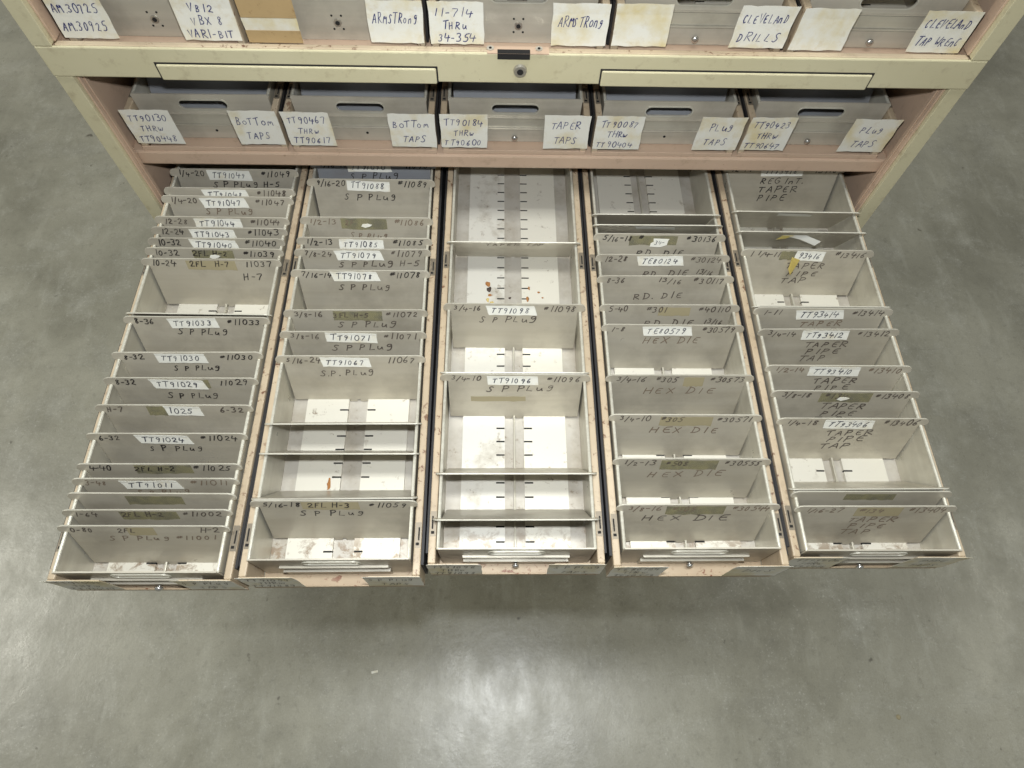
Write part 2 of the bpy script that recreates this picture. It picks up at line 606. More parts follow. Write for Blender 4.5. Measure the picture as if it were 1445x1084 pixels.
mb = MB()
mb.box(XL, XR, YF, YF + .0026, .1372, .1646)
mb.box(XL + .0152, XR - .0152, YF + .0027, YF + .0086, .1376, .1645, 1)
rail = cpart('front_rail', mb, [M['cream'], M['pink_worn']], .0012)
mb = MB()
mb.box(XL + .0108, XR - .0108, YF + .0087, DEPTH - .004, .1480, .1564)
cpart('upper_shelf', mb, M['pink'], .001)
mb = MB()
mb.box(XL + .0108, XR - .0108, .0450, DEPTH - .004, .0245, .0412)
cpart('middle_shelf', mb, M['pink'], .0022)
mb = MB()
mb.box(XL + .0108, XR - .0108, .0450, DEPTH - .004, -.0700, UNDER - .0004)
cpart('lower_shelf', mb, M['pink'], .002)
mb = MB()
mb.box(XL + .0002, XR - .0002, DEPTH + .0002, DEPTH + .003, ZFLOOR, .30)
cpart('back_panel', mb, M['pink'], 0)
mb = MB()
mb.box(XL - .001, XR + .001, YF - .001, DEPTH + .004, .3003, .312)
cpart('top_panel', mb, M['cream'], .002)
mb = MB()
mb.box(XL + .0180, XR - .0180, YF + .006, YF + .012, ZFLOOR + .002, -.0704)
cpart('base_panel', mb, M['cream'], .001)

# pull-out boards set in the rail, each over a dark strip that paints its shadow gap
for x0, x1 in ((.0692, .2972), (.4345, .6615)):
    mb = MB()
    mb.box(x0 - .0013, x1 + .0013, YF - .0004, YF + .002, .1374, .1522)
    g = mb.build('slot_shade_strip', M['gap'], rail)
    mb = MB()
    mb.box(x0, x1, YF - .0018, YF + .002, .1366, .1507)
    mb.build('slide_panel', M['cream'], rail, .0010)
# lock and latch
mb = MB()
mb.cyl((.3666, YF + .001, .1498), (0, -1, 0), .0060, .0035, 28, 0, .0050)
mb.cyl((.3666, YF - .0026, .1498), (0, -1, 0), .0027, .0004, 20, 1)
mb.build('lock_cylinder', [M['lock'], M['void_shade']], rail, .0006)
mb = MB()
mb.box(.3395, .3895, YF - .0006, YF + .0082, .1647, .1653, 0)
mb.box(.3478, .3742, YF - .0009, YF + .0040, .1654, .1656, 1)
mb.box(.3478, .3742, YF - .0010, YF - .0004, .1602, .1650, 1)
for x in (.3420, .3815):
    mb.cyl((x, YF + .0055, .1652), (0, 0, 1), .0030, .0006, 16, 2)
    mb.cyl((x, YF + .0055, .16585), (0, 0, 1), .0012, .0002, 12, 1)
mb.build('latch_plate', [M['pink'], M['void_shade'], M['lock']], rail)

# ------------------------------------------------------------------ drawers (pink carriers)
FLZ = -.0100     # height of the carrier's flange below the tray rim
HW = 0.0702       # half width of a carrier
DL = 0.475        # its length
POS = ['leftmost', 'second from the left', 'middle', 'second from the right', 'rightmost']


def carrier_parts():
    """one set of parts, local origin at the front centre, rim height z = 0"""
    root = bpy.data.objects.new('drawer', None)
    COL.objects.link(root)
    for s in (-1, 1):
        mb = MB()
        a, b = sorted((s * HW, s * (HW - .0060)))
        mb.box(a, b, .0012, DL, -.0517, FLZ, 0)
        sw = mb.build('side_wall', M['pink_worn'], root, .0011)
        mb = MB()
        a, b = sorted((s * (HW + .0001), s * (HW + .0022)))
        mb.box(a, b, .010, DL, -.0500, FLZ - .0035, 0)
        mb.build('added_runner', M['gap'], sw)  # assumed black bar, added to darken the gap between drawers
        for y0 in (.0225, .288):
            mb = MB()
            c0 = s * (HW - .0030)
            mb.box(c0 - .0022, c0 + .0026, y0, y0 + .0205, FLZ - .0002, FLZ + .00025, 0)
            mb.box(c0 - .0004 + s * .0006, c0 + .0008 + s * .0006, y0 + .006, y0 + .0165, FLZ + .0002, FLZ + .0004, 1)
            mb.box(c0 - .0014, c0 + .0012, y0 + .0020, y0 + .0042, FLZ + .0002, FLZ + .0004, 1)
            mb.build('latch_clip', [M['clip'], M['void_shade']], sw)
    mb = MB()
    mb.box(-HW + .0062, HW - .0062, .0012, DL, -.0527, -.0517)
    mb.build('drawer_floor', M['pink_flaked'], root)
    mb = MB()
    mb.box(-HW + .0002, HW - .0002, 0, .0012, -.0527, -.0480)
    mb.build('front_lip', M['pink_flaked'], root, .0004)
    for s in (-1, 1):
        mb = MB()
        a, b = sorted((s * (HW - .0002), s * (HW - .040)))
        mb.box(a, b, 0, .0011, -.0422, FLZ - .0002)
        mb.build('front_tab', M['pink_worn'], root, .0004)
    mb = MB()
    mb.box(-HW + .0062, HW - .0062, DL - .0012, DL, -.0514, -.0045)
    mb.build('rear_wall', M['pink_worn'], root)
    return root


PROTO_CAR = carrier_parts()

LABELS = {
    (1, 0): (['AM.30725', 'AM.30925'], ['VB12', 'VBX 8', 'VARI-BIT']),
    (1, 1): ([], ['ARMSTRong']),
    (1, 2): (['11-714', 'THRu', '34-354'], ['ARMSTRong']),
    (1, 3): ([], ['CLEVELAnD', 'DRILLS']),
    (1, 4): ([], ['CLEVELAnD', 'TAP WREnC']),
    (2, 0): (['TT90130', 'THRw', 'TT90448'], ['BoTTom', 'TAPS']),
    (2, 1): (['TT90467', 'THRw', 'TT90617'], ['BoTTom', 'TAPS']),
    (2, 2): (['TT90184', 'THRw', 'TT90600'], ['TAPER', 'TAPS']),
    (2, 3): (['TT90087', 'THRw', 'TT90404'], ['PLug', 'TAPS']),
    (2, 4): (['TT90423', 'THRw', 'TT90647'], ['PLug', 'TAPS']),
    (3, 0): (['TT91001', 'THRw', 'TT91049'], ['S P PLug', 'TAPS']),
    (3, 1): (['TT91059', 'THRw', 'TT91089'], ['S P PLug', 'TAPS']),
    (3, 2): (['TT91096', 'THRw', 'TT91098'], ['S P PLug', 'TAPS']),
    (3, 3): (['TE80124', 'THRw', 'TE80579'], ['DIES']),
    (3, 4): (['TT93406', 'THRw', 'TT93416'], ['PIPE', 'TAPS']),
}
CAR_Y = {3: [-.3535, -.3514, -.3418, -.3438, -.3370], 2: [.0466, .0464, .0466, .0462, .0468], 1: [.0385, .0380, .0378, .0382, .0376]}
TRAY_Y = {3: [-.3491, -.3397, -.3317, -.3316, -.3333], 2: [.0628, .0622, .0628, .0620, .0634], 1: [.0520, .0515, .0512, .0520, .0518]}
DX = {(3, 0): .0005, (3, 1): .0, (3, 3): .0010}
YAW = {(3, 0): .0, (3, 1): .006, (3, 3): .003, (2, 0): .006, (2, 1): -.004, (2, 3): .005, (2, 4): -.006, (1, 0): -.004, (1, 2): .003, (1, 4): -.005}

STATE = {1: 'closed pink drawer in the top row', 2: 'closed pink drawer in the middle row', 3: 'pink drawer pulled fully out'}


def words(ls):
    return ' '.join(ls).upper()


def make_carrier(row, i):
    y, z = CAR_Y[row][i], ROW[row]
    L, R = LABELS[(row, i)]
    if row == 3:
        lab = 'worn pink steel drawer pulled out, %s of the five open drawers' % POS[i]
        grp = 'open drawers'
    elif row == 2:
        lab = 'closed middle row pink drawer labelled %s at left' % words(L)
        grp = 'closed drawers'
    else:
        lab = ['closed top row drawer labelled AM 30925 and VB12, at the left end',
               'closed top row drawer with brown tape on its left label',
               'closed top row drawer labelled 11-714 THRU 34-354',
               'closed top row drawer labelled DRILLS on its right paper',
               'closed top row drawer at the right end labelled TAP WRENC'][i]
        grp = 'closed drawers'
    t = thing('drawer', lab, 'drawer', (XC[i] + DX.get((row, i), 0), y, z), (0, 0, YAW.get((row, i), 0)), grp)
    for ch in list(PROTO_CAR.children):
        c = copy_part(ch, t)
        if row < 3 and ch.name.startswith(('front_lip', 'drawer_floor')):
            c.data = c.data.copy()
            c.data.materials[0] = M['pink']
    # paper labels taped to the two front tabs
    zb = {1: -.0440, 2: -.0440, 3: -.0450}[row] + random.uniform(-.0006, .0006)
    hgt = {1: .0355, 2: .0395, 3: .0405}[row]
    for side, lines in ((-1, L), (1, R)):
        w = random.uniform(.0425, .0455)
        x0 = -HW - .0004 if side < 0 else HW + .0004 - w
        mb = MB()
        paper_sheet(mb, x0, x0 + w, zb, zb + hgt, skew=random.uniform(-.0012, .0012), rag=.0005, curl=.0012, y=-.0002)
        n = len(lines)
        if n:
            h = {1: .0080, 2: .0074, 3: .0066}[n]
            for k, tx in enumerate(lines):
                lz = zb + hgt * (1 - (k + 1) / (n + (.35 if n > 1 else 1))) - h * .15 + (0.002 if n == 2 else 0)
                ww = min(w * .82, len(tx) * h * .78)
                ox = x0 + (w - ww) / 2 - h * .06 + random.uniform(-.001, .001)
                write(mb, tx, ox, lz, h, ww, .00068 if row < 3 else .00060, 1, .12, -.0009, random.uniform(-.02, .03))
        p = mb.build('paper_label', [M['paper'], M['blue_ink'] if row < 3 else M['soft_ink']], t)
        if row == 1 and i == 1 and side < 0:
            mb = MB()
            for a, b in ((.0205, hgt + .001), (-.0004, .0100)):
                mb.box(x0 + .0004, x0 + w + .0008, -.0021, -.0019, zb + a, zb + b)
            mb.build('tape_strip', M['tan'], p)
    return t


for row in (1, 2, 3):
    for i in range(5):
        make_carrier(row, i)
for ch in list(PROTO_CAR.children_recursive):
    bpy.data.objects.remove(ch)
bpy.data.objects.remove(PROTO_CAR)

# ------------------------------------------------------------------ lift-out trays
TW, TI, TL = 0.0632, 0.0615, 0.455    # outer / inner half width, length


def rounded(x0, x1, z0, z1, r, n=6):
    pts = []
    for cx, cz, a0 in ((x1 - r, z0 + r, -90), (x1 - r, z1 - r, 0), (x0 + r, z1 - r, 90), (x0 + r, z0 + r, 180)):
        for k in range(n + 1):
            a = radians(a0 + 90 * k / n)
            pts.append((cx + r * cos(a), cz + r * sin(a)))
    return pts


def make_tray(row, i):
    y, z = TRAY_Y[row][i], ROW[row]
    if row == 3:
        desc = ['packed with nineteen divider plates', 'with bare bays at the front',
                'mostly bare with debris', 'holding die divider plates', 'holding taper pipe divider plates']
        lab = 'metal tray in the %s open drawer, %s' % (POS[i], desc[i])
        grp = 'trays in the open drawers'
    else:
        rr = 'middle' if row == 2 else 'top'
        lab = 'metal tray inside the %s row, %s closed drawer' % (rr, POS[i])
        grp = 'trays in the closed drawers'
    t = thing('parts_tray', lab, 'tray', (XC[i] + DX.get((row, i), 0), y, z), (0, 0, YAW.get((row, i), 0)), grp)
    for s in (-1, 1):
        mb = MB()
        a, b = sorted((s * TI, s * (TI + .0009)))
        mb.box(a, b, .0016, TL, -.0505, -.0030)
        mb.build('side_wall', M['tray'], t)
        mb = MB()                      # rolled rim along the top of the wall
        seg = 8
        cx, cz, r = s * (TI + .0003), -.0034, .0014
        vs = []
        for yy in (.0004, TL):
            for k in range(seg):
                vs.append((cx + r * cos(2 * pi * k / seg), yy, cz + r * sin(2 * pi * k / seg)))
        fs = [(k, (k + 1) % seg, (k + 1) % seg + seg, k + seg) for k in range(seg)]
        fs = [tuple(reversed(f)) for f in fs] + [tuple(range(seg)), tuple(reversed(range(seg, 2 * seg)))]
        mb.add(vs, fs)
        mb.build('rim', M['rim'], t, smooth=False)
    mb = MB()
    mb.box(-TI + .0001, TI - .0001, .0017, TL, -.0514, -.0505)
    bed = mb.build('tray_bed', M['bed'], t)
    # slotted strips either side of the channel
    first = .0166 if row == 3 else .012
    ys = []
    yy = first
    while yy < TL - .01:
        ys.append(yy)
        yy += .0132
    hs = .00075
    for s in (-1, 1):
        xi, xm, xo = s * .0088, s * .0166, s * .0478
        top, bot = -.0470, -.0504
        mb = MB()
        def q(a, b, c, d, mi=0):
            mb.quad(*((a, b, c, d) if s > 0 else (d, c, b, a)), mi)
        q((xm, .003, top), (xo, .003, top), (xo, TL - .004, top), (xm, TL - .004, top))
        q((xo, .003, top), (xo, .003, bot), (xo, TL - .004, bot), (xo, TL - .004, top))
        edges = [.003] + [e for v in ys for e in (v - hs, v + hs)] + [TL - .004]
        for k in range(0, len(edges), 2):
            a, b = edges[k], edges[k + 1]
            q((xi, a, top), (xm, a, top), (xm, b, top), (xi, b, top))
            q((xi, a, bot), (xi, a, top), (xi, b, top), (xi, b, bot))
        q((xi + s * .0004, .003, top - .0007), (xm + s * .0008, .003, top - .0007), (xm + s * .0008, TL - .004, top - .0007), (xi + s * .0004, TL - .004, top - .0007), 1)  # dark sheet that paints the shade seen through the slots
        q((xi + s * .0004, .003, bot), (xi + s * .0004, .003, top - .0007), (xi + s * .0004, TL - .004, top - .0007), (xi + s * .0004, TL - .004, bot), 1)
        dirty = row == 3 and i in (2, 1, 0) and s < 0 and i == 2
        mb.build('slotted_strip', [M['strip_dirty'] if dirty else M['strip'], M['void_shade']], t)
    if row == 3 and i != 1:
        y1 = .228 if i == 2 else TL - .01
        mb = MB()
        mb.box(-.0009, .0009, .003, y1, -.0505, -.0458)
        mb.build('center_rib', M['tray'], t, .0004)
    # front panel with its slot handle
    mb = MB()
    outer = [(-TI + .0002, -.0514), (TI - .0002, -.0514), (TI + .0010, -.0026), (TI + .0004, -.0012), (-TI - .0004, -.0012), (-TI - .0010, -.0026)]
    mb.plate(outer, [rounded(-.0222, .0222, -.0170, -.0072, .0049)], .0012)
    mb.plate(rounded(-.0232, .0232, -.0180, -.0062, .0059, 8), [rounded(-.0221, .0221, -.0169, -.0073, .0048, 8)], .0010, 1, Matrix.Translation((0, -.0008, 0)))
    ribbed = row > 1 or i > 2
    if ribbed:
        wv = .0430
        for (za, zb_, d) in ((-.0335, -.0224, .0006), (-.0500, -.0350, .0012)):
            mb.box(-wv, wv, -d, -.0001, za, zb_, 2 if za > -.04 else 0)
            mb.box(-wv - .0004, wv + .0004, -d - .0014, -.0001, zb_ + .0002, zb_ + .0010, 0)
            mb.box(-wv + .001, wv - .001, -d - .0002, -d + .0002, zb_ - .0008, zb_ + .0001, 3)  # dark strip painted in as the shadow line below the ledge
    fp = mb.build('front_panel', [M['front'], M['rim'], M['tray'], M['void_shade']], t, .0004)
    mb = MB()
    mb.box(-TI + .0002, TI - .0002, TL, TL + .0012, -.0514, -.001)
    mb.build('rear_panel', M['tray'], t)
    # rivet, knob or key holes on the front
    zz = -.0440
    kd = .0012
    if (row, i) in ((2, 2), (2, 4), (1, 3), (1, 4), (3, 2), (3, 3), (3, 4)):
        mb = MB()
        mb.cyl((0, -kd - .0001, zz), (0, -1, 0), .0016, .0022, 14, 0)
        mb.cyl((0, -kd - .0022, zz), (0, -1, 0), .0031, .0012, 18, 0, .0028, .0012)
        mb.build('knob', M['steel'], fp, smooth=True)
    elif (row, i) == (3, 0):
        mb = MB()
        mb.cyl((0, -kd - .0001, zz), (0, -1, 0), .0016, .0022, 14, 0)
        mb.cyl((0, -kd - .0022, zz), (0, -1, 0), .0036, .0016, 18, 0, .0030, .0016)
        mb.build('knob', M['steel'], fp, smooth=True)
    elif row == 2:
        mb = MB()
        mb.cyl((.002, -.0012, -.0410), (0, -1, 0), .0013, .0003, 14, 0)
        mb.build('screw_hole', M['void_shade'], fp)
    elif row == 1:
        mb = MB()
        mb.cyl((0, .0004, -.0365), (0, -1, 0), .0032, .0012, 18, 0)
        mb.cyl((0, -.0009, -.0365), (0, -1, 0), .0018, .0003, 14, 1)
        for dx in (-.0038, .0038):
            for dz in (-.0055, .0058):
                mb.cyl((dx, .0002, -.0365 + dz), (0, -1, 0), .0009, .0004, 10, 1)
        mb.build('keyhole', [M['lock'], M['void_shade']], fp)
    return t


TRAYS = {}
for row in (1, 2, 3):
    for i in range(5):
        TRAYS[(row, i)] = make_tray(row, i)

# ------------------------------------------------------------------ divider plates
PL_LEN = .0550


def plate_outline():
    wi, we, ze, zt = .0598, .0667, .0464, PL_LEN
    r1, r2 = .0056, .0028
    half = [(.0014, .0), (.0014, -.0028), (.0083, -.0028), (.0083, 0), (wi, 0), (wi, ze)]
    half += [(we - r2, ze)] + [(we - r2 + r2 * sin(radians(a)), ze + r2 - r2 * cos(radians(a))) for a in (30, 60, 90)]
    half += [(we, zt - r1)] + [(we - r1 + r1 * cos(radians(a)), zt - r1 + r1 * sin(radians(a))) for a in (22, 45, 68, 90)]
    return half + [(-x, z) for x, z in reversed(half)]


OUT = plate_outline()
BACK, FWD = 18.0, -24.0
INK = {'k': 'black_ink', 's': 'soft_ink', 'f': 'faded_ink'}


def divider(row, i, ytop, lean, label, left='', mid='', right='', lines=(), ink='k', ink2=None, residue=None, cat='divider', grp=None,
            sticker=None, torn=None, mat='plate', bottom_patch=None):
    th = radians(lean + random.uniform(-.7, .7))
    ybase = ytop - PL_LEN * sin(th)
    tr = TRAYS[(row, i)]
    yaw = YAW.get((row, i), 0)
    ly = ybase - tr.location.y
    loc = (tr.location.x - ly * sin(yaw), ybase, ROW[row] - .0470 + .0001)
    mb = MB()
    mb.plate(OUT, [], .0013, edge=3)
    k1 = ink
    k2 = ink2 or ink
    zt = .0468
    if left:
        write(mb, left, -.0570, zt, .0058, min(.031, len(left) * .0046), .00094, 1, .18, tilt=random.uniform(-.01, .03))
    if right:
        wr = min(.0335, len(right) * .0052)
        write(mb, right, .0585 - wr, zt - .0002, .0060, wr, .00094, 1, .22, tilt=random.uniform(-.01, .03))
    if mid:
        write(mb, mid, -.0215, zt - .0004, .0058, min(.040, len(mid) * .0049), .00094, 1, .18)
    for (tx, x0, z0, w, h) in lines:
        write(mb, tx, x0, z0, h, w, .00098, 2, .22, tilt=random.uniform(-.01, .04))
    o = mb.build('divider_plate', [M[mat], M[INK[k1]], M[INK[k2]], M['edge']], None, .0003)
    o.location = loc
    o.rotation_euler = (-th, random.uniform(-.006, .006), yaw + random.uniform(-.006, .006))
    tag(o, label, cat, grp or 'divider plates in the open trays')
    if residue:
        x0, x1, z0, z1, m = residue
        mb = MB()
        pts = []
        N = 9
        for k in range(N + 1):
            pts.append((x0 + (x1 - x0) * k / N, z0 + random.uniform(-.0007, .0007)))
        for k in range(N + 1):
            pts.append((x1 - (x1 - x0) * k / N + random.uniform(-.0003, .0003), z1 + random.uniform(-.0003, .0003)))
        mb.plate(pts, [], .00006, 0, Matrix.Translation((0, -.00008, 0)))
        mb.build('tape_residue', M[m], o)
    if sticker:
        tx, x0, z0, w, h, tilt = sticker
        mb = MB()
        paper_sheet(mb, x0, x0 + w, z0, z0 + h, .00025, skew=random.choice((-.0012, .0, -.003)), rag=.0003, curl=.0006, y=-.00022)
        if tx:
            ww = min(w * .80, len(tx) * .0052)
            write(mb, tx, x0 + w * .09, z0 + h * .26, h * .52, ww, .00074, 1, .16, -.0008)
        s = mb.build('paper_sticker', [M['sticker'], M['pen_ink']], o)
        if tilt:
            s.rotation_euler = (0, tilt, 0)
            a = Vector((x0 + w / 2, 0, z0 + h / 2))
            s.location = a - (Matrix.Rotation(tilt, 3, 'Y') @ a)
    if torn == 'yellow':
        mb = MB()
        mb.add([(-.0150, -.0012, .0470), (-.0060, -.0012, .0440), (-.0135, -.0075, .0300), (-.0170, -.0060, .0360)], [(0, 3, 2, 1), (0, 1, 2, 3)])
        mb.build('torn_sticker_flap', M['yellow'], o)
    if torn == 'white':
        mb = MB()
        pts = [(-.0085, .0405), (.0020, .0400), (.0085, .0425), (.0090, .0475), (.0100, .0495), (-.0060, .0500), (-.0055, .0460), (-.0080, .0445)]
        mb.plate(pts, [], .0002, 0, Matrix.Translation((0, -.00045, 0)))
        write(mb, '34-', -.0045, .0432, .0045, None, .0005, 1, .16, -.0008)
        mb.build('torn_sticker', [M['sticker'], M['pen_ink']], o)
    if torn == 'crumb':
        mb = MB()
        pts = [(-.0060, .0450), (-.0020, .0435), (.0030, .0452), (.0048, .0468), (.0010, .0480), (-.0042, .0476)]
        mb.plate(pts, [], .0003, 0, Matrix.Translation((0, -.0005, 0)))
        mb.build('torn_sticker', M['sticker'], o)
    if torn == 'hang':       # sticker peeled off at one corner, hanging down in front
        mb = MB()
        mb.add([(-.0180, -.0006, .0480), (.0060, -.0010, .0490), (.0230, -.0060, .0450), (.0185, -.0090, .0400), (.0020, -.0040, .0440), (-.0140, -.0012, .0440)],
               [(0, 5, 4, 1), (1, 4, 3, 2)])
        mb.add([(-.0180, -.0011, .0482), (-.0060, -.0011, .0484), (-.0130, -.0030, .0435), (-.0230, -.0040, .0428)], [(0, 3, 2, 1)], 1)
        mb.build('peeling_sticker', [M['sticker'], M['yellow']], o)
    return o


def st(tx, x0=-.0265, w=.0450, h=.0112, z=.0425, tilt=None):
    return (tx, x0 + random.uniform(-.002, .002), z + random.uniform(-.0006, .0004), w * random.uniform(.96, 1.03), h,
            random.uniform(-.03, .035) if tilt is None else tilt)


RES = (-.0210, .0180, .0425, .0530, 'residue')
SP = ('S P PLug', -.0190, .0335, .047, .0062)
D0 = ['rearmost', 'second rearmost']


def marked(*a):
    return 'grey divider plate marked ' + ' '.join(x for x in a if x)


def std(i, y, left, right, sticker='', mid='', lines=(), ink='k', ink2=None, residue=None, torn=None, lab=None, **kw):
    if lab is None:
        bits = ('with white sticker %s' % sticker) if sticker else ('with worn tape patch' if residue else 'without sticker')
        lab = 'grey divider plate marked %s %s, %s' % (left.replace('"', ''), right.replace('#', 'number '), bits)
    divider(3, i, y, BACK, lab, left, mid, right, lines, ink, ink2, residue, sticker=st(sticker) if sticker else None, torn=torn, **kw)


def blank(i, y, lab, lean=FWD, **kw):
    divider(3, i, y, lean, lab, **kw)


# leftmost drawer
std(0, .0593, '1/4-20', '#11049', 'TT91049', lines=[('S P PLug H-5', -.026, .0345, .072, .0062)])
std(0, .0331, '', '#11048', 'TT91048', ink='s', lab='grey divider plate with sticker TT91048 and hardly any marker writing')
std(0, .0217, '1/4-20', '#11047', 'TT91047', lines=[('S P PLug', -.026, .0345, .050, .0062)], ink='s', ink2='f')
std(0, -.0053, '12-28', '#11044', 'TT91044', ink='s', residue=RES)
std(0, -.0189, '12-24', '#11043', 'TT91043')
std(0, -.0320, '10-32', '#11040', 'TT91040')
std(0, -.0444, '10-32', '#11039', '', '2FL H-2', residue=RES, torn='crumb')
std(0, -.0572, '10-24', '11037', '', '2FL  H-7', residue=(-.024, .023, .0425, .0530, 'residue_pale'), lines=[('H-7', .026, .0310, .020, .0070)])
blank(0, -.1188, 'blank forward leaning divider plate behind the one marked 8-36 in leftmost drawer')
std(0, -.1227, '8-36', '#11033', 'TT91033', lines=[('S P PLug', -.022, .0345, .047, .0062)])
std(0, -.1600, '8-32', '#11030', 'TT91030', lines=[('S P PLug', -.017, .0330, .042, .0062)])
std(0, -.1856, '8-32', '11029', 'TT91029', lines=[('S P PLug', -.018, .0300, .046, .0062)], residue=(.010, .024, .0425, .0530, 'residue'))
std(0, -.2114, 'H-7', '6-32', '', ink='f', residue=(-.0230, -.004, .0425, .0535, 'yellow'), sticker_part=True) if False else \
    divider(3, 0, -.2114, BACK, 'grey divider plate marked H-7 and 6-32 with half torn sticker 1025', 'H-7', '', '6-32', ink='s',
            residue=(-.0230, -.0040, .0425, .0535, 'residue'), sticker=('1025', -.0075, .0428, .030, .0112, .02))
std(0, -.2376, '6-32', '#11024', 'TT91024', lines=[('S P PLug', -.020, .0330, .047, .0062)])
std(0, -.2643, '4-40', '#11025', '', '2FL H-2', residue=(-.020, .026, .0425, .0535, 'residue'))
std(0, -.2767, '3-48', '#11011', 'TT91011', lines=[('S P PLug', -.020, .0335, .044, .0060)], ink='f', ink2='f')
blank(0, -.2890, 'unmarked divider plate with yellowed tape patch, between plates 3-48 and 1-64', BACK, residue=(-.0215, .0235, .0405, .0515, 'residue'))
std(0, -.3024, '1-64', '#11002', '', '2FL H-2', residue=(-.0215, .0235, .0420, .0530, 'residue'), ink='s')
std(0, -.3151, '0-80', 'H-2', '', '2FL', lines=[('S P PLug #11001', -.032, .0345, .086, .0060)], residue=(-.0135, .008, .0420, .0530, 'residue_pale'), ink='s', ink2='f',
    lab='front grey divider plate marked 0-80 and number 11001 in leftmost open drawer')

# second drawer
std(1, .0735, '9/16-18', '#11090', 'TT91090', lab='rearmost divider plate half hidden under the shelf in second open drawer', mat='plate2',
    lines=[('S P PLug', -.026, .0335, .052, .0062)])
std(1, .0475, '9/16-20', '#11089', 'TT91088', lines=[('S P PLug', -.030, .0315, .056, .0066)])
std(1, -.0037, '1/2-13', '#11086', '', '2F', lines=[('S P PLug', -.020, .0310, .040, .0060)], residue=(-.026, .020, .0415, .0535, 'residue'), torn='crumb', ink='f', ink2='f')
std(1, -.0297, '1/2-13', '#11085', 'TT91085')
std(1, -.0437, '7/8-24', '#11079', 'TT91079', lines=[('S P PLug H-5', -.026, .0340, .082, .0062)], ink='s', ink2='s')
std(1, -.0691, '7/16-14', '#11078', 'TT91078', lines=[('S P PLug', -.024, .0325, .052, .0066)], ink2='s')
std(1, -.1142, '3/8-16', '#11072', '', '3FL H-5', lines=[('S P PLug', -.019, .0345, .056, .0066)], residue=(-.021, .024, .0425, .0535, 'residue'), ink='s')
std(1, -.1375, '3/8-16', '#11071', 'TT91071', lines=[('S P PLug', -.022, .0325, .058, .0068)], ink='s')
std(1, -.1626, '5/16-24', '11067', 'TT91067', lines=[('S.P. PLug', -.030, .0305, .050, .0066)], ink='s')
blank(1, -.2279, 'blank forward leaning divider plate, rear one of two in second drawer')
blank(1, -.2550, 'blank forward leaning divider plate, second of two above rusty bed', residue=None)
blank(1, -.2931, 'blank divider plate leaning forward on the plate marked 5/16-18')
std(1, -.2950, '5/16-18', '#11059', '', '2FL H-3', lines=[('S P PLug', -.030, .0345, .054, .0068)], residue=(-.026, .020, .0435, .0535, 'residue_pale'))

# middle drawer
blank(2, -.0324, 'rearmost divider plate in the middle drawer, leaning forward over debris', lines=[('TAPER TAP', -.028, .0440, .060, .0062)], ink='f')
std(2, -.1062, '3/4-16', '#11098', 'TT91098', lines=[('S P PLug', -.033, .0330, .055, .0070)], ink='s', ink2='s')
blank(2, -.1782, 'blank forward leaning divider plate behind the plate marked 3/4-10')
std(2, -.1806, '3/4-10', '#11096', 'TT91096', lines=[('S P PLug', -.026, .0330, .062, .0070)], ink='s', ink2='s',
    residue=(-.040, .010, .0205, .0270, 'residue_pale'))
blank(2, -.2720, 'blank forward leaning divider plate, second from the front in middle drawer')
blank(2, -.3103, 'blank forward leaning divider plate, nearest the front of middle drawer')

# second drawer from the right
blank(3, .0047, 'blank forward leaning divider plate, rearmost in the drawer of dies')
blank(3, -.0090, 'forward leaning divider plate with white sticker just behind plate 5/16-18', sticker=('', -.022, .0440, .040, .0085, .02))
std(3, -.0214, '5/16-18', '#30136', '', '#', lines=[('RD. DIE', -.022, .0290, .052, .0066)], residue=(-.030, .018, .0420, .0530, 'residue'), torn='white')
std(3, -.0474, '12-28', '#30124', 'TE80124', lines=[('RD. DIE', -.018, .0290, .048, .0066), ('13/16', .036, .0315, .018, .0056)], ink='s', ink2='s')
std(3, -.0729, '8-36', '#30117', '', '   13/16', lines=[('RD. DIE', -.028, .0270, .050, .0072)], ink='s', ink2='s')
std(3, -.1059, '5-40', '#40110', '', '#301', lines=[('RD. DIE', -.022, .0290, .050, .0066), ('13/16', .036, .0315, .018, .0056)], ink='s', ink2='s',
    residue=(-.010, .020, .0420, .0520, 'residue_pale'))
std(3, -.1282, '1-8', '#30579', 'TE80579', lines=[('HEX DIE', -.026, .0325, .056, .0068)], ink='s', ink2='f')
std(3, -.1806, '3/4-16', '#30573', '', '#305', lines=[('HEX DIE', -.031, .0320, .068, .0072)], ink='s', ink2='f', residue=(.004, .022, .0410, .0525, 'residue_pale'))
std(3, -.2191, '3/4-10', '#30571', '', '#305', lines=[('HEX DIE', -.029, .0320, .064, .0072)], ink='s', ink2='f', residue=(-.022, .024, .0410, .0525, 'residue_pale'))
std(3, -.2591, '1/2-13', '#30555', '', '#505', lines=[('HEX DIE', -.034, .0300, .066, .0074)], ink='s', ink2='f', residue=(-.026, .022, .0410, .0530, 'residue'))
std(3, -.2980, '3/8-16', '#30544', '', '#505', lines=[('HEX DIE', -.044, .0330, .074, .0074)], ink='f', ink2='s', residue=(-.026, .022, .0410, .0530, 'residue'))

